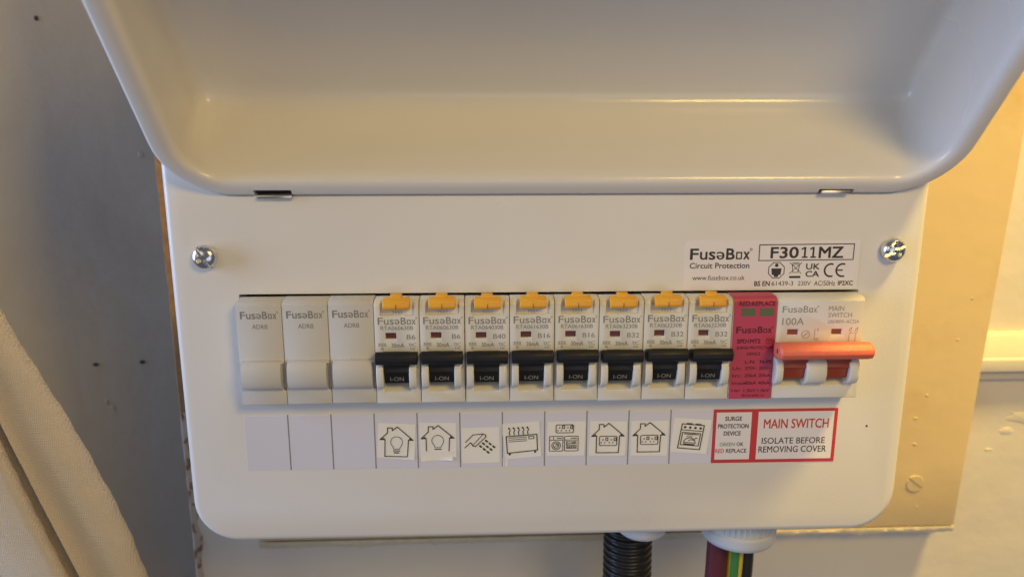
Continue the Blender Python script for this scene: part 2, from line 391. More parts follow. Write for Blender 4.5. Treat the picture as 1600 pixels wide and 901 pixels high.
# lid: pressed tray hinged along the top of the cover, standing open
def lid_loop(ins, n_, rr, low=None):
    P = rrect(-HW+ins, HW-ins, ins if low is None else low, LH-ins, rr, 12)
    return [(x+LX, n_, z) for x, z in P]           # local: x, depth n (into the tray), z up the lid
LP = [(3, 52, 16), (.8, 50.5, 20), (0, 47, 23), (0, 2.2, 25), (.3, 1.0, 25), (1.0, .25, 24.6), (2.0, 0, 24), (4.5, -.02, 22.5), (6.0, .15, 20.5, 5.6), (7.2, .6, 19, 7.0), (8.0, 1.6, 17.5, 8.0), (8.4, 3.4, 16.5, 8.6),
      (8.2, 6, 14, 8.9), (7.2, 14, 11, 9.1), (5.8, 24, 9, 9.2), (4.2, 38, 7.5, 9.4), (3.9, 42.5, 7.2, 9.9), (4.4, 45.4, 6.8, 11.2), (5.8, 47.4, 6.4, 13.2), (7.8, 48.3, 6, 15.8), (10.4, 48.5, 6, 18.6), (16, 48.5, 6, 24), (30, 48.5, 5, 36)]
mb = MB().loops([lid_loop(*a) for a in LP])
cut = MB().box(-117.4, -102.8, -3, 2.0, -3, 3.6).box(105.8,120, -3, 2.0, -3, 3.2)
lid = part('lid', mb, 'lid', cu, cut=cut, smooth=70, label='open white lid seen from its hollow inner side')
lid.location = (Vector((0, HY, HZ))+Vector(CO))*S; lid.rotation_euler = (TL, 0, 0)
# hinge lugs in the two notches
mb = MB().prof([(1.6, -.2), (.2, -1.0), (-.9, -.6), (-1.1, .4), (-.5, 1.2), (.9, 1.4)], -116.4, -103.0)
part('hinge_lug', mb, 'hinge', lid, bevel=.15)
mb = MB().prof([(1.6, .6), (.2, .5), (-.9, 1.0), (-1.1, 1.9), (-.5, 2.6), (.9, 2.8)], 106.8, 118.6)
part('hinge_lug', mb, 'hinge', lid, bevel=.15)
part('slot_shade_plate', MB().box(-117.3, -102.9, 1.85, 1.95, .3, 3.5), 'dark_void', lid)  # dark plate on the notch floor, slot shade put into its colour
part('slot_shade_plate', MB().box(105.9, 119.9, 1.85, 1.95, .3, 3.1), 'dark_void', lid)

# ---- stickers on the cover
pl = part('product_label', MB().plate(rrect(53.6, 126.3, 22.0, 42.2, (.2, .8, 1.6, .2), 4), -.10, .02), 'sticker', cu, loc=CO, label='pale maker\'s label with rating text and certification marks')
k = MB(); y = -.14
brand(k, 56.0, 80.4, 34.5, 38.9, y, .022)
text(k, 'Circuit Protection', 56.0, 80.6, 30.8, 33.1, y, .012)
text(k, 'www.fusebox.co.uk', 57.3, 79.0, 25.9, 27.9, y, .002)
text(k, 'F30', 89.2, 100.6, 34.9, 39.4, y, .022)
def one(k, x, z0, z1, wd, y):
    h = z1-z0
    k.flat([(x-wd/2, z0), (x+wd/2, z0), (x+wd/2, z1), (x-wd/2, z1)], y); k.flat([(x-wd/2, z1), (x-wd/2-h*.24, z1-h*.13), (x-wd/2-h*.24, z1-h*.27), (x-wd/2, z1-h*.17)], y-.004); k.flat([(x-h*.26, z0-.01), (x+h*.26, z0-.01), (x+h*.26, z0+wd*.8), (x-h*.26, z0+wd*.8)], y-.008)
one(k, 103.3, 34.9, 39.4, .75, y); one(k, 106.8, 34.9, 39.4, .75, y); text(k, 'MZ', 109.2, 119.2, 34.9, 39.4, y, .022)
stroke(k, [(84.4, 33.9), (123.6, 34.1), (123.6, 40.6), (84.4, 40.4)], .38, y, True)
oc = [(92+3.5*math.cos(math.radians(22.5+45*i)), 29.8+3.5*math.sin(math.radians(22.5+45*i))) for i in range(8)]
stroke(k, oc, .32, y, True)
disc(k, 92, 31.9, .75, y); k.flat([(89.9, 30.6), (94.1, 30.6), (93.8, 27.9), (90.2, 27.9)], y); k.flat([(91.0, 27.9), (93.0, 27.9), (92.8, 27.0), (91.2, 27.0)], y-.003)
stroke(k, [(97.5, 33.0), (102.4, 28.4)], .25, y); stroke(k, [(102.4, 33.0), (97.5, 28.4)], .25, y-.01)
stroke(k, [(98.4, 32.2), (101.5, 32.2), (101.0, 28.9), (98.9, 28.9)], .25, y-.02, True); stroke(k, [(98.6, 32.8), (101.3, 32.8)], .3, y)
k.flat([(97.5, 26.5), (102.2, 26.5), (102.2, 27.4), (97.5, 27.4)], y)
text(k, 'UK', 104.3, 109.9, 30.1, 32.5, y, .02); text(k, 'CA', 104.3, 109.9, 27.0, 29.4, y, .02)
stroke(k, circ(114.7, 29.7, 2.6, 14, 75, 285), .7, y); stroke(k, circ(119.6, 29.7, 2.6, 14, 75, 285), .7, y); stroke(k, [(117.2, 29.7), (119.4, 29.7)], .6, y-.02)
text(k, 'BS EN', 83.2, 89.6, 23.3, 25.3, y, .022); text(k, '61439-3', 90.4, 99.4, 23.35, 25.25, y, .004)
text(k, '230V', 101.4, 106.8, 23.35, 25.2, y, .004); text(k, 'AC/50Hz', 108.2, 117.0, 23.2, 25.3, y, .004); text(k, 'IP2XC', 118.2, 124.4, 23.35, 25.2, y, .022)
part('lettering', k, 'dark_print', pl, smooth=0)

SX = -128.9; ZT, ZB = -30.7, -55.1
cs = part('circuit_strip', MB().plate(rrect(SX, SX+198.3, ZB, ZT, .25, 2), -.10, .02), 'strip', cu, loc=CO, label='long white card strip ruled into eleven cells under the breakers')
for i in range(1, 11):
    x = SX+18.0*i
    part('divider_line', MB().flat([(x-.24, ZB+.1), (x+.24, ZB+.1), (x+.24, ZT+.5), (x-.24, ZT+.5)], -.13), 'grey_print', cs, smooth=0)
def warn(name, x0, x1, z0, z1, bl, br, bt, bb, label):
    o = part(name, MB().plate(rrect(x0, x1, z0, z1, .2, 2), -.12, .02), 'red_border', cu, loc=CO, label=label)
    part('white_field', MB().flat([(x0+bl, z0+bb), (x1-br, z0+bb), (x1-br, z1-bt), (x0+bl, z1-bt)], -.15), 'sticker', o, smooth=0)
    return o
w1 = warn('warning_label', 69.5, 87.6, -55.0, -30.4, 1.4, 1.5, 1.4, 1.6, 'narrow red bordered sticker about the surge protection device')
k = MB(); y = -.18
text(k, 'SURGE', 74.7, 81.9, -35.6, -33.7, y, .018); text(k, 'PROTECTION', 71.7, 84.9, -39.0, -37.1, y, .018); text(k, 'DEVICE', 74.4, 81.7, -42.3, -40.4, y, .018)
text(k, 'OK', 80.3, 83.2, -47.2, -45.5, y, .012); text(k, 'REPLACE', 75.8, 84.7, -50.3, -48.5, y, .012)
part('lettering', k, 'dark_print', w1, smooth=0)
k = MB(); text(k, 'GREEN', 72.9, 79.4, -47.2, -45.5, y, .006); part('green_lettering', k, 'green_print', w1, smooth=0)
k = MB(); text(k, 'RED', 71.2, 74.9, -50.3, -48.5, y, .01); part('red_lettering', k, 'red_print', w1, smooth=0)
w2 = warn('warning_label', 87.62, 123.5, -55.0, -30.4, 1.35, 1.5, 1.3, 1.5, 'wide red bordered sticker for the main switch')
k = MB(); text(k, 'MAIN SWITCH', 91.6, 119.8, -39.3, -35.1, y, .012); part('red_lettering', k, 'red_print', w2, smooth=0)
k = MB(); text(k, 'ISOLATE BEFORE', 91.2, 118.8, -46.4, -43.6, y, .006); text(k, 'REMOVING COVER', 90.0, 119.7, -50.4, -47.5, y, .006)
part('lettering', k, 'dark_print', w2, smooth=0)
part('paint_speck', MB().plate(circ(136.7, -38.9, .5, 7), -.05, .02), 'dark_void', cu, loc=CO)

# ---- icon stickers: thin paper with slightly curled corners, printed in black
def paper(corners, curl=(0, 0, 0, 0), n=8, th=.09):
    """corners: upper left, upper right, lower right, lower left; curl: lift of each corner in mm"""
    A, B, C_, D = [Vector(c) for c in corners]; L = []; mb = MB(); base = -.14; V = []
    for j in range(n+1):
        for i in range(n+1):
            s_, t_ = i/n, j/n
            p = (A*(1-s_)+B*s_)*(1-t_)+(D*(1-s_)+C_*s_)*t_
            wv = [(1-s_)*(1-t_), s_*(1-t_), s_*t_, (1-s_)*t_]
            lift = sum(c*max(0, (q-.45)/.55)**2 for c, q in zip(curl, wv))
            V.append((p.x, base-lift-.03*math.sin(7*s_+3*t_)*.5, p.y))
    m = (n+1)**2
    vs = V+[(x, y_+th, z) for x, y_, z in V]; fs = []
    for j in range(n):
        for i in range(n):
            a = j*(n+1)+i; q = (a, a+1, a+n+2, a+n+1); fs.append(q); fs.append(tuple(m+e for e in reversed(q)))
    rim = [i for i in range(n+1)]+[(j+1)*(n+1)-1 for j in range(1, n+1)]+[n*(n+1)+i for i in range(n-1, -1, -1)]+[j*(n+1) for j in range(n-1, 0, -1)]
    for a, b in zip(rim, rim[1:]+rim[:1]): fs.append((a, b, m+b, m+a))
    return mb.add(vs, fs)
IY = -.28
def house(k, cx, cz, rot=0, s=1.0, bottom=True):
    P = [(-5.4, -1.0+1.9), (-7.0, .8), (-3.9, 3.9), (-3.8, 6.2), (-1.9, 6.2), (-1.85, 5.0), (0.2, 6.7), (6.9, .9), (5.0, .9), (4.7, -6.7 if bottom else -4.9)]
    c, sn = math.cos(math.radians(rot)), math.sin(math.radians(rot))
    R = lambda p: (cx+s*(p[0]*c-p[1]*sn), cz+s*(p[0]*sn+p[1]*c))
    P = [(-4.9, -6.7 if bottom else -4.9), (-4.9, .9)]+P[1:]
    stroke(k, [R(p) for p in P], .42, IY, bottom)
    for q in (((-7.2, .7), (-5.2, .7), (-5.2, 1.8)), ((7.1, .7), (5.2, .7), (5.4, 1.9))): k.flat([R(p) for p in q], IY-.013)
    return R
def bulb(k, R):
    a = [(-1.2, -3.1)]+[(2.5*math.cos(math.radians(t)), 2.5*math.sin(math.radians(t))) for t in range(232, -53, -19)]+[(1.2, -3.1)]
    stroke(k, [R((x, z-.2)) for x, z in a], .26, IY, True)
    stroke(k, [R((-1.3, -4.1)), R((1.3, -4.1))], .45, IY)
def sockets(k, R, x0, x1, z0, z1):
    stroke(k, [R(p) for p in rrect(x0, x1, z0, z1, .6, 3)], .34, IY-.012, True)
    for ox in (0, (x1-x0)/2-.2):
        a = x0+1.5+ox; zc = (z0+z1)/2
        disc(k, *R((a, zc+.5)), .33, IY, 8); disc(k, *R((a-.75, zc-.8)), .30, IY, 8); disc(k, *R((a+.75, zc-.8)), .30, IY, 8)
        stroke(k, [R(p) for p in rrect(a+1.2, a+2.1, zc+.1, zc+1.35, .2, 2)], .34, IY, True)
def icon(corners, curl, draw, label):
    o = part('icon_sticker', paper(corners, curl), 'paper', cu, loc=CO, label=label, smooth=60)
    k = MB(); draw(k); part('printed_icon', k, 'dark_print', o, smooth=0); return o
def d3(k):
    R = house(k, -65.8, -42.9, -2.5); bulb(k, R); stroke(k, [R((-.9, -5.0)), R((.9, -5.0))], .55, IY)
icon([(-73.2, -34.4), (-57.6, -35.2), (-58.5, -51.4), (-74.2, -49.9)], (0, .12, .4, .05), d3, 'paper sticker of a complete house outline around a light bulb')
def d4(k):
    R = house(k, -48.4, -42.5, 0, 1.0, False); bulb(k, R)
o = icon([(-56.0, -34.6), (-40.5, -34.8), (-40.6, -50.2), (-55.8, -50.4)], (.05, .05, .3, .2), d4, 'paper sticker of a house around a light bulb, its base covered by a taped flap')
part('paper_flap', paper([(-55.9, -47.4), (-41.6, -47.6), (-42.3, -51.5), (-55.8, -51.8)], (.1, .1, .9, .7)).add([], []), 'paper', o, loc=(0, -.18, 0), smooth=60)
def d5(k):
    stroke(k, [(-36.6, -43.6), (-33.4, -40.3), (-29.2, -39.9), (-28.1, -40.4), (-27.9, -41.2), (-32.4, -45.6), (-33.5, -45.3), (-34.2, -44.0), (-34.6, -43.9), (-36.9, -46.1)], .38, IY)
    stroke(k, [(-29.3, -40.2), (-33.4, -44.9)], .3, IY-.015)
    for i in range(3):
        for j in range(3):
            if i == 0 and j == 3: continue
            x, z = -30.2+1.25*i+1.55*j-0.0, -45.6+1.22*i-1.32*j
            a = math.radians(-42); P = [(x+.85*math.cos(t)*math.cos(a)-.42*math.sin(t)*math.sin(a), z+.85*math.cos(t)*math.sin(a)+.42*math.sin(t)*math.cos(a)) for t in [q*math.pi/6 for q in range(12)]]
            k.flat(P, IY)
icon([(-38.2, -37.2), (-22.2, -37.0), (-22.1, -53.0), (-38.1, -53.3)], (0, .15, .1, .1), d5, 'paper sticker of a shower head spraying drops')
def d6(k):
    for i in range(5):
        x, z = -18.1+1.95*i, -37.6+.1*i
        stroke(k, [(x, z), (x+.55, z-.9), (x+.1, z-1.8), (x+.3, z-3.0)], .4, IY); disc(k, x, z, .42, IY-.016, 8)
    stroke(k, [(-19.3, -41.3), (-6.2, -40.4), (-5.9, -47.6), (-18.8, -48.9)], .45, IY, True)
    for i in range(3): stroke(k, [(-18.2, -42.0-.85*i), (-10.6, -41.5-.85*i)], .28, IY)
    stroke(k, [(-9.7, -41.3), (-7.5, -41.2), (-7.4, -42.3), (-9.6, -42.4)], .3, IY, True)
    disc(k, -17.8, -49.4, .5, IY, 8); disc(k, -6.9, -48.4, .5, IY, 8)
o = icon([(-21.0, -35.7), (-5.3, -34.6), (-4.2, -50.4), (-19.6, -51.7)], (.1, .2, .2, .1), d6, 'paper sticker of an electric heater giving off heat')
part('paper_flap', paper([(-20.9, -37.0), (-19.2, -37.0), (-18.6, -54.9), (-20.8, -55.0)], (.1, .1, .1, .1), th=.06), 'paper', o, loc=(0, .05, 0), smooth=60)
def d7(k):
    I = lambda p: p
    sockets(k, I, 2.0, 9.4, -39.9, -36.3)
    for x0, x1 in ((-.8, 5.0), (5.7, 11.5)):
        stroke(k, rrect(x0, x1, -48.2, -41.5, .3, 2), .3, IY, True); stroke(k, [(x0, -43.2), (x1, -43.2)], .26, IY-.016)
    stroke(k, circ(2.1, -45.7, 1.85, 18), .30, IY, True); stroke(k, circ(2.1, -45.7, 1.2, 14), .26, IY, True)
    stroke(k, [(1.3, -46.4), (2.2, -45.4), (2.0, -44.9), (2.9, -45.3), (2.4, -46.3)], .22, IY-.02)
    stroke(k, [(1.0, -41.6), (1.0, -43.1)], .25, IY); stroke(k, [(2.6, -42.4), (4.3, -42.4)], .4, IY); stroke(k, [(8.4, -42.4), (10.8, -42.4)], .35, IY)
    for zz in (-44.0, -44.9, -45.7, -46.4, -47.0): stroke(k, [(6.5, zz), (10.8, zz)], .32, IY)
    for i in range(5): stroke(k, [(6.6+.9*i, -46.9), (7.1+.9*i, -46.0)], .22, IY-.02)
    stroke(k, [(6.7, -43.8), (6.7, -45.6)], .3, IY-.02); stroke(k, [(8.4, -44.9), (10.7, -44.1)], .3, IY-.024)
icon([(-1.5, -34.9), (14.7, -35.0), (14.2, -50.5), (-2.0, -50.3)], (.05, .1, .1, .1), d7, 'paper sticker of a washing machine and dishwasher below a double socket')
def d8(k):
    R = house(k, 24.3, -42.6, -.5); sockets(k, R, -3.6, 3.9, -3.4, .8)
icon([(16.7, -34.9), (32.4, -35.3), (31.9, -50.8), (16.2, -50.6)], (0, .1, .15, 0), d8, 'paper sticker of a house with a double socket, beside the washing machine sticker')
def d9(k):
    R = house(k, 42.0, -42.5, 0); sockets(k, R, -3.6, 3.9, -3.3, .9)
icon([(34.3, -35.1), (50.3, -35.2), (50.1, -51.1), (34.3, -50.9)], (.1, .05, .1, .1), d9, 'paper sticker of a house with a double socket, beside the cooker sticker')
def d10(k):
    c, sn = math.cos(math.radians(-6)), math.sin(math.radians(-6))
    def R(p):
        x, z = p[0]+p[1]*.04, p[1]; return (60.0+x*c-z*sn, -42.2+x*sn+z*c)
    stroke(k, [R(p) for p in ((-4.6, -5.9), (5.0, -5.9), (5.0, 5.2), (-4.6, 5.2))], .42, IY, True)
    stroke(k, [R((-4.6, 2.5)), R((5.0, 2.5))], .34, IY-.016)
    for i in range(4): disc(k, *R((-3.1+2.25*i, 3.8)), .56, IY, 10)
    for a in (-3.0, .9): k.flat([R((a, 5.2)), R((a+3.0, 5.2)), R((a+2.6, 5.8)), R((a+.4, 5.8))], IY-.018)
    stroke(k, [R(p) for p in ((-3.7, -4.3), (4.1, -4.3), (4.1, 1.4), (-3.7, 1.4))], .36, IY, True)
    stroke(k, [R((-2.8, .8)), R((3.2, .8))], .4, IY)
    stroke(k, [R(p) for p in ((-2.6, -3.0), (-2.2, -1.9), (-1.0, -1.0), (.4, -.8), (1.8, -1.5), (2.6, -.7), (3.0, -.9))], .34, IY)
    stroke(k, [R(p) for p in ((-.6, -2.2), (.4, -1.6), (2.2, -1.9), (2.4, -2.8))], .32, IY-.02)
    stroke(k, [R((-2.6, -3.1)), R((2.7, -3.1))], .32, IY); stroke(k, [R((-2.3, -3.9)), R((2.2, -3.9))], .6, IY)
    for i in range(3): stroke(k, [R((-1.7+.9*i, -.6)), R((-1.1+.9*i, .3))], .22, IY)
icon([(52.9, -33.9), (68.9, -35.2), (67.2, -50.6), (51.3, -49.3)], (.05, .2, .2, .1), d10, 'paper sticker of a cooker with a roast in its oven')

# ------------------------------------------------------------------ modules on the rail
PY = -9.0                                          # front plane of the modules
BODY = [(14, -22.5), (-8.5, -22.5), (PY, -22.2), (PY, 18.7), (-8.2, 19.7), (-6.6, 20.35), (-1.2, 20.75), (2.0, 18.6), (14, 18.6)]
def arc(cy, cz, ry, rz, a0, a1, n=10): return [(cy+ry*math.cos(math.radians(a0+(a1-a0)*i/n)), cz+rz*math.sin(math.radians(a0+(a1-a0)*i/n))) for i in range(n+1)]
def cheek(z0, z1, out): # rounded guard beside a lever
    zc, h = (z0+z1)/2, (z1-z0)/2
    return [(-6, z0)]+[(-8.6-out*max(0, math.sin(math.radians(a)))**.55, zc-h*math.cos(math.radians(a))) for a in range(0, 181, 15)]+[(-6, z1)]
def lever_prof(): return [(-12.6, -1.5), (-13.2, -4.8), (-12.8, -6.0), (-11.8, -6.3), (-12.2, -8.2), (-11.8, -8.7), (-11.4, -8.8), (-10.4, -13.2), (-4, -14.5), (-4, -1.5)]
def lever_y(z): return -11.4+(-8.8-z)/4.4*1.0-.06

def make_breaker():
    t = thing('circuit_breaker', 'breaker', 'circuit breaker', (0, 14, 0), 'breakers with black toggles in the row'); off = (0, -14, 0)
    cut = MB().box(-6.4, 6.9, -12, -7.6, 14.3, 23).box(-4.6, -.3, -12, -7.4, 4.7, 7.2)
    cut.prof([(-12, -18.2), (-9.0, -17.7), (-4.6, -15.0), (-3, -14), (-3, -.6), (-12, -.6)], -5.7, 4.9)
    body = part('body', MB().prof(BODY, -8.86, 8.86), 'plastic', t, bevel=.28, cut=cut, loc=off)
    for x0, x1 in ((-8.3, -5.45), (4.7, 7.7)):
        part('lever_guard', MB().prof(cheek(-15.6, -4.4, 4.4), x0, x1), 'plastic', t, bevel=.45, seg=3, loc=off)
    b = MB().prof([(-7.4, 21.7), (-9.6, 21.5), (-11.3, 20.4), (-11.6, 18.2), (-11.1, 17.1), (-7.4, 16.9)], -5.05, 5.5).prof([(-6.9, 23.0), (-8.2, 22.9), (-9.2, 22.0), (-9.2, 20.5), (-6.9, 20.5)], -2.2, 2.35)
    tb = part('test_button', b, 'orange', t, bevel=.35, seg=3, loc=off)
    part('groove_line', MB().box(.1, .35, -11.66, -11.2, 17.4, 19.3), 'flag_red', tb)
    k = MB(); text(k, 'TEST', -1.9, 2.5, 14.75, 15.9, -7.66, .01); part('lettering', k, 'soft_print', body, smooth=0)
    part('flag_window', MB().box(-4.5, -.4, -7.75, -7.3, 4.8, 7.1), 'dark_red', t, loc=off)
    tg = MB().prof([(-9.4, -.5), (-13.4, .75), (-14.6, .45), (-15.6, -.9), (-15.6, -2.9), (-14.6, -4.3), (-13.2, -4.7), (-9.4, -4.5)], -8.1, 8.2)
    tog = part('toggle', tg, 'black_plastic', t, bevel=.22, seg=2, loc=off)
    part('lever', MB().prof(lever_prof(), -5.3, 4.55), 'black_plastic', tog, bevel=.2)
    k = MB(); text(k, 'I-ON', -3.0, 2.4, -12.3, -10.5, lever_y, .004); part('lettering', k, 'white_print', tog, smooth=0)
    return t, body
def breaker_print(t, code, rating):
    k = MB(); y = PY-.05
    brand(k, -7.4, 7.5, 10.7, 13.5, y, .006)
    text(k, code, -6.4, 6.5, 8.4, 10.1, y, .002)
    wd = {2: 3.4, 3: 4.9}[len(rating)]; text(k, rating, 7.3-wd, 7.3, 4.5, 6.5, y, .004)
    text(k, '30mA', -2.3, 2.7, 1.2, 3.0, y, .006)
    for i in range(3): stroke(k, [(-7.4+1.1*i, 3.0), (-6.7+1.1*i, 2.2)], .22, y); stroke(k, [(-7.4+1.1*i, 2.2), (-6.7+1.1*i, 3.0)], .22, y-.01)
    stroke(k, [(-7.5, 1.8), (-4.3, 1.8)], .2, y); text(k, '6', -6.4, -5.4, .3, 1.4, y)
    stroke(k, circ(5.4, 2.2, .55, 10), .18, y, True); stroke(k, [(4.6, 2.9), (5.0, 2.5)], .18, y); stroke(k, [(6.1, 2.5), (7.4, 3.0)], .18, y); stroke(k, [(6.1, 1.9), (7.4, 1.5)], .18, y)
    text(k, '10', 5.2, 6.9, .2, 1.1, y)
    return k
proto, pbody = make_breaker()
INFO = [('RTA060630B', 'B6', 'B6 breaker with a black toggle beside the blank plates, above the complete house-with-bulb sticker'),
        ('RTA060630B', 'B6', 'B6 breaker next to the B40 one, above the house-with-bulb sticker with a taped flap'),
        ('RTA064030B', 'B40', 'the only B40 breaker, black toggle, above the shower head sticker'),
        ('RTA061630B', 'B16', 'B16 breaker beside the B40 one, above the electric heater sticker'),
        ('RTA061630B', 'B16', 'B16 breaker beside a B32 one, above the washing machine sticker'),
        ('RTA063230B', 'B32', 'B32 breaker next to a B16 one, first of the three B32 breakers'),
        ('RTA063230B', 'B32', 'middle one of the three B32 breakers, black toggle up'),
        ('RTA063230B', 'B32', 'B32 breaker right against the crimson surge protector, above the cooker sticker')]
things = []
for i, (code, rating, lab) in enumerate(INFO):
    o = proto if i == 0 else copy_tree(proto)
    things.append((o, code, rating, lab))
for i, (o, code, rating, lab) in enumerate(things):
    o['label'] = lab
    o.location = Vector((-126+18*(i+3.5), 14+(.25 if i in (2, 4) else 0), .12*math.sin(i*2.3)))*S
    body = [c for c in o.children if c.name.startswith('body')][0]
    kids = [c for c in body.children if c.name.startswith('lettering')]
    part('lettering', breaker_print(o, code, rating), 'grey_print', body, smooth=0)

def make_blank():
    t = thing('blank_plate', 'blank', 'blank plate', (0, 14, 0), 'blank plates at the left end of the row'); off = (0, -14, 0)
    prof = [(14, -22.5), (-8.6, -22.5), (PY, -22.1), (PY, -15.6)]+[(PY-3.6*max(0, math.sin(math.radians(a)))**.7, -9.6-6.0*math.cos(math.radians(a))) for a in range(12, 170, 12)]+[(PY-.6, -3.8), (PY, -3.7), (PY, 18.7), (-8.2, 19.7), (-6.6, 20.35), (-1.2, 20.75), (2, 18.6), (14, 18.6)]
    cut = MB().box(7.9, 12, -20, -7.0, -16.2, -4.4).box(-12, -7.6, -20, PY-.05, -16.2, -3.0)
    body = part('body', MB().prof(prof, -8.88, 8.88), 'blank', t, bevel=.28, cut=cut, loc=off)
    k = MB(); brand(k, -7.2, 6.9, 13.5, 16.4, PY-.05, .014); text(k, 'ADRB', -2.9, 3.2, 9.4, 11.2, PY-.05, 0)
    part('lettering', k, 'grey_print', body, smooth=0)
    return t
b0 = make_blank()
for i, lab in enumerate(('blank cream plate at the far left end of the breaker row', 'blank cream plate between the two other blank plates', 'blank cream plate touching the first breaker')):
    o = b0 if i == 0 else copy_tree(b0)
    o['label'] = lab; o.location = Vector((-126+18*(i+.5), 14+.1*i, .1*i))*S

# surge protector
sp = thing('surge_protector', 'crimson surge protector with two green windows, left of the main switch', 'surge protector', (-126+18*11.5, 14, 0)); off = (0, -14, 0)
cut = MB().box(-5.8, .1, -12, -8.2, 12.7, 16.2).box(1.8, 7.6, -12, -8.2, 12.7, 16.2)
body = part('body', MB().prof(BODY, -8.86, 8.86), 'plastic', sp, bevel=.25, loc=off, cut=MB().box(-8.3, 8.5, -12, -8.7, -22.0, 30))
lab = part('face_label', MB().prof([(-8.4, -22.42), (-9.15, -22.3), (-9.15, 18.6), (-8.3, 19.9), (-6.7, 20.6), (-1.3, 21.0), (-1.3, 20.4), (-6, 20)], -8.75, 8.75), 'pink', sp, loc=off, smooth=15)
part('status_window', MB().box(-5.7, 0, -9.21, -8.9, 12.8, 16.1), 'green_flag', sp, loc=off)
part('status_window', MB().box(1.9, 7.5, -9.21, -8.9, 12.8, 16.1), 'green_flag', sp, loc=off)
k = MB(); y = -9.22
text(k, 'RED:REPLACE', -6.6, 8.0, 17.1, 18.9, y, .022); brand(k, -7.2, 7.2, 5.8, 8.4, y, .02)
text(k, 'SPD1MT2', -6.6, 2.9, 1.5, 3.2, y, .03)
text(k, 'T2', 5.9, 8.0, 1.7, 2.9, y, .02); stroke(k, rrect(5.4, 8.4, 1.2, 3.4, .2, 2), .2, y, True)
text(k, 'SURGE PROTECTION', -6.6, 8.4, -1.0, .2, y, .016); text(k, 'DEVICE', -2.2, 3.3, -3.6, -2.4, y, .016)
text(k, 'L-N', -2.8, 1.0, -7.1, -5.7, y, .02); text(k, 'N-PE', 3.4, 8.2, -7.1, -5.7, y, .02)
for zz, a, b, c in ((-9.8, 'Uc:', '275V~', '255V~'), (-12.9, 'In:', '20kA', '20kA'), (-16.1, 'Imax:', '40kA', '40kA'), (-19.4, 'Up:', '1.5kV', '1.5kV')):
    text(k, a, -7.7, -7.7+1.2*len(a), zz, zz+1.3, y, .012); text(k, b, -2.6, 2.4, zz, zz+1.35, y, .012); text(k, c, 3.2, 8.0, zz, zz+1.35, y, .012)
text(k, 'IEC61643-11', -3.2, 5.8, -21.4, -20.3, y, .012)
part('lettering', k, 'maroon_print', lab, smooth=0)

# main switch
ms = thing('main_switch', 'two pole main switch with a long orange red handle', 'main switch', (-126+18*13, 14, 0))
cut = MB().box(-13.2, -8.6, -12, -7.6, 4.7, 7.1).box(5.0, 9.4, -12, -7.6, 4.7, 7.1)
for x0, x1 in ((-15.4, -5.2), (2.5, 12.6)):
    cut.prof([(-12, -17.3), (-9.0, -17.0), (-5, -14.6), (-3, -14), (-3, -.6), (-12, -.6)], x0, x1)
body = part('body', MB().prof(BODY, -17.85, 17.85), 'plastic', ms, bevel=.3, cut=cut, loc=off)
for x0, x1 in ((-18.1, -15.1), (-5.5, 2.8), (12.3, 16.2)):
    part('lever_guard', MB().prof(cheek(-15.7, -4.2, 4.8), x0, x1), 'plastic', ms, bevel=.45, seg=3, loc=off)
part('flag_window', MB().box(-13.1, -8.7, -8.0, -7.5, 4.8, 7.0), 'flag_red', ms, loc=off)
part('flag_window', MB().box(5.1, 9.3, -8.0, -7.5, 4.8, 7.0), 'flag_red', ms, loc=off)
hp = [(-10.4, 2.2), (-15.4, 3.4), (-17.6, 3.0), (-19.7, 1.0), (-19.9, -.7), (-18.8, -2.5), (-16.4, -3.5), (-10.4, -3.2)]
hc = (-15.4, 0)
mbh = MB().loops([[(x, hc[0]+(a-hc[0])*s_, hc[1]+(b-hc[1])*s_) for a, b in hp] for x, s_ in ((-19.4, .72), (-18.6, .96), (-17.9, 1), (17.4, 1), (18.0, .97), (18.7, .72))])
cuth = MB().lathe([(.8, -2), (.8, 1.5)], (0, 0, 0), 'z', 12)
hdl = part('handle', mbh, 'handle_red', ms, bevel=.22, seg=2, loc=off, smooth=22)
part('end_hole', MB().box(-19.46, -19.1, -16.2, -15.1, -.9, .9), 'dark_red', hdl)
for x0, x1 in ((-15.2, -5.4), (2.7, 12.4)):
    part('lever', MB().prof(lever_prof(), x0, x1), 'lever_red', hdl, bevel=.2)
k = MB(); y = PY-.05
brand(k, -15.8, -1.7, 14.1, 16.8, y, .0); text(k, '100A', -15.6, -6.7, 8.9, 11.9, y, .002)
text(k, 'MAIN', 3.1, 9.4, 14.7, 16.7, y, -.002); text(k, 'SWITCH', 3.1, 12.8, 12.0, 13.9, y, -.002); text(k, '230/400V~AC22A', 3.1, 16.1, 9.5, 10.9, y, .0)
stroke(k, circ(-5.6, 4.9, 1.6, 16), .22, y, True); stroke(k, [(-6.4, 4.2), (-4.8, 5.7)], .3, y-.01)
stroke(k, [(-1.9, 7.2), (-1.9, 2.4)], .22, y); text(k, 'I', -.8, -.5, 6.2, 7.4, y); stroke(k, circ(-.8, 2.9, .5, 8), .2, y, True)
for ox in (12.4, 15.0):
    stroke(k, [(ox, 7.4), (ox, 6.3)], .2, y); stroke(k, [(ox, 4.6), (ox+.9, 6.3)], .2, y-.006); stroke(k, [(ox, 4.6), (ox, 2.0)], .2, y-.012); stroke(k, [(ox-.4, 6.0), (ox+.5, 6.8)], .18, y-.02)
    text(k, '1', ox+.5, ox+.9, 6.9, 7.8, y)
stroke(k, [(12.4, 5.4), (15.4, 5.4)], .14, y-.03)
part('lettering', k, 'main_print', body, smooth=0)

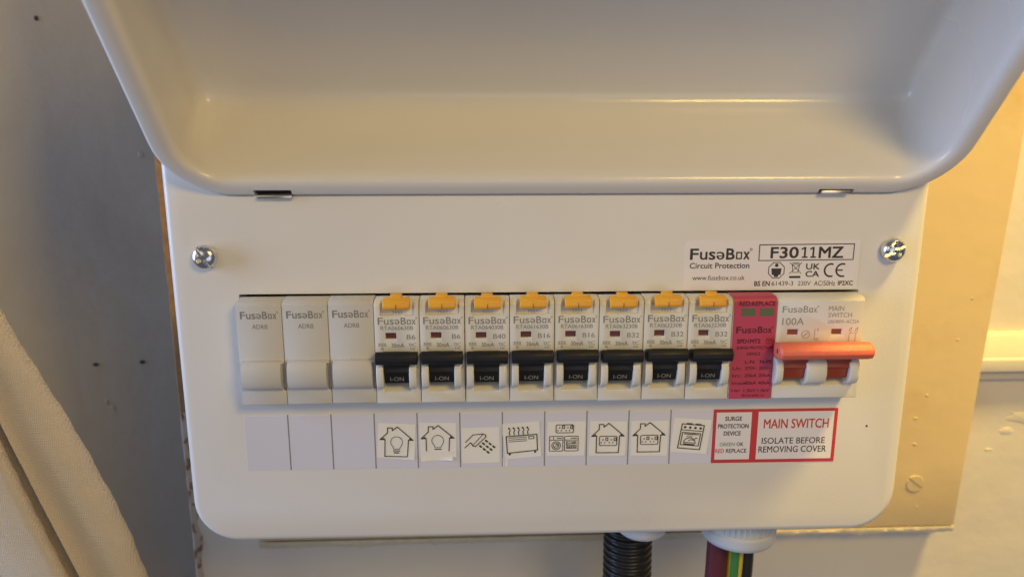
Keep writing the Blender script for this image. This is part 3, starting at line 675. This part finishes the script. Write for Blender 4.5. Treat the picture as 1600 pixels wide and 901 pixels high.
# ------------------------------------------------------------------ glands and cables under the unit
def gland(cx, cy, r_, zb, label, ribs):
    t = thing('cable_gland', label, 'cable gland', (cx, cy, -88))
    pr = [(r_*.74, .8), (r_*.80, -1.5), (r_*.985, -2.2), (r_*.985, zb+8.5), (r_*1.03, zb+7.8), (r_*1.03, zb+4.2), (r_*.98, zb+2), (r_*.82, zb+.4), (r_*.70, zb), (r_*.64, zb+.3), (r_*.62, zb+3)]
    part('nut', MB().lathe(pr, (0, 0, 0), 'z', 48), 'gland', t, smooth=40)
    if ribs:
        k = MB()
        for i in range(44):
            a = 2*math.pi*i/44; c, s_ = math.cos(a), math.sin(a)
            if math.sin(6*a/2) < -.55: continue
            k.add([(c*(r_-.3)-s_*.45, s_*(r_-.3)+c*.45, z) for z in (zb+9, -3)]+[(c*(r_+.25)-s_*.25, s_*(r_+.25)+c*.25, z) for z in (zb+9.4, -3)]+[(c*(r_+.25)+s_*.25, s_*(r_+.25)-c*.25, z) for z in (zb+9.4, -3)]+[(c*(r_-.3)+s_*.45, s_*(r_-.3)-c*.45, z) for z in (zb+9, -3)],
                  [(0, 1, 3, 2), (2, 3, 5, 4), (4, 5, 7, 6), (0, 2, 4, 6), (1, 7, 5, 3)])
        part('grip_ribs', k, 'gland', t, smooth=20)
    return t
gland(93.4, 27, 17.2, -19.2, 'larger pale grey ribbed gland where three cables leave the unit', True)
gland(45.2, 22, 11.8, -11.9, 'smaller pale grey gland in front of the corrugated conduit', False)
cp = []; n = 560
for i in range(n+1):
    z = 4-i*170/n; cp.append((-.004*z*2, .02*z, z))
t = thing('conduit', 'black corrugated conduit running down from the unit', 'conduit', (43.8, 47, -88))
part('sleeve', MB().tube(cp, lambda i: 11.6+.85*(math.tanh(2.4*math.sin(2*math.pi*(i*170/n)/3.7))), 36), 'conduit', t, smooth=80)
def cable(name, label, x0, y0, r_, m, mi=None, bend=0):
    P = [(bend*(i/30)**2*.6-1.6*(i/30), .8*math.sin(i/9), 6-6*i) for i in range(31)]
    o = part(name, MB().tube(P, r_, 28, mi=mi), m, smooth=70); o.location = Vector((x0, y0, -95))*S
    return o
tag(cable('sheathed_cable', 'maroon sheathed cable leaving the larger gland', 83.2, 23.5, 5.0, 'maroon'), 'maroon sheathed cable leaving the larger gland', 'cable')
tag(cable('earth_cable', '', 91.6, 22.0, 3.75, ['yellow', 'green'], lambda s_: 1 if (.70 < s_ < .86 or .2 < s_ < .36) else 0), 'green and yellow striped earth cable between the maroon and black cables', 'cable')
tag(cable('black_cable', '', 97.9, 25.5, 4.0, 'black_cable'), 'black cable right of the striped earth cable', 'cable')

# ------------------------------------------------------------------ cloth hanging at the left
def lerp_tab(tab, z):
    if z >= tab[0][1]:
        (a, za), (b, zb) = tab[0], tab[1]
    elif z <= tab[-1][1]:
        (a, za), (b, zb) = tab[-2], tab[-1]
    else:
        for (a, za), (b, zb) in zip(tab, tab[1:]):
            if zb <= z <= za: break
    return a+(b-a)*(z-za)/(zb-za)
SIL = [(-241.5, 30), (-235.5, 10.9), (-225.2, -12.1), (-210, -45), (-193.6, -87.5), (-186, -117.4), (-180.3, -144.3)]
L2 = [(-243.5, -20), (-237.4, -41.6), (-225.5, -78), (-212.3, -116.8)]
L1 = [(-241.3, -29.6), (-225.3, -88.5), (-212, -116), (-197, -150)]
def soft(tab, z, d=11): return sum(lerp_tab(tab, z+d*k) for k in (-1, -.5, 0, .5, 1))/5
L = []; nz = 150
ZS = [430-20*i for i in range(18)]+[70-j*400/nz for j in range(nz+1)]
for z in ZS:
    xb = soft(SIL, z)+.25*math.sin(z*.31)+.15*math.sin(z*.77+1); x2 = soft(L2, z, 6); x1 = soft(L1, z, 6)
    pk = max(0, min(1, (-24-z)/50)); row = []
    if x1 < x2+1: x1 = x2+1
    for dx, y_ in ((-40, 22), (-22, 21), (-8, 20), (-1, 18.6)): row.append((x2+dx, y_, z))
    for s_ in (.25, .5, .75, .9): row.append((x2+(x1-x2)*s_, 18.6-s_*4.4+.5*math.sin(z*.11+s_*5), z))
    row += [(x1-.35, 13.3, z), (x1, 12.6, z), (x1+.4, 13.0, z), (x1+1.3, 14.2, z)]
    a = x1+1.3
    for s_, y_ in ((.12, 14.4), (.25, 13.6), (.38, 12.6), (.5, 12.0), (.62, 12.0), (.74, 12.6), (.84, 13.9), (.91, 15.4), (.96, 17.2), (1.0, 19.8)):
        row.append((a+(xb-a)*s_, y_+.5*math.sin(z*.05+s_*4), z))
    for dx, dy in ((-.9, 21.6), (-4, 24.5), (-9, 28), (-16, 32), (-26, 36)): row.append((xb+dx, dy, z))
    L.append(row)
ct = thing('cloth', 'beige woven cloth hanging in folds at the left', 'cloth', (-230, 20, -330))
part('fabric', MB().loops(L, False, False, False), 'cloth', ct, smooth=75, loc=(230, -20, 330))
def fold_y(x, z, x2): return 7+2.2*math.sin((x-x2)*.06+z*.008)+1.0*math.sin(z*.03+x*.05)
L = []
for z in ZS:
    x2 = soft(L2, z, 6)+.15*math.sin(z*.5); row = []
    sp = 1-.66*max(0, min(1, (z-10)/80))  # unseen left end widened low to block window_light from the wall, narrower above
    for x in [x2-170-sp*q_ for q_ in (730, 530, 350, 210, 90, 20)]+[x2-150+i*8 for i in range(18)]+[x2-8, x2-4, x2-2]: row.append((x, fold_y(x, z, x2), z))
    e = fold_y(x2, z, x2)
    row += [(x2-.7, e+.5, z), (x2, e+2.0, z), (x2-.4, e+4.2, z), (x2-2, e+7, z), (x2-7, e+10, z), (x2-16, e+12, z)]
    L.append(row)
part('front_fold', MB().loops(L, False, False, False), 'cloth', ct, smooth=75, loc=(230, -20, 330))
pts = []
for j in range(70):
    z = 10-j*4; x = soft([(-262, 20), (-250.5, -62), (-241, -116), (-228, -180)], z, 20); pts.append((x, fold_y(x, z, soft(L2, z, 6))-.02, z))
part('seam', MB().tube(pts, .13, 6), 'thread', ct, loc=(230, -20, 330))
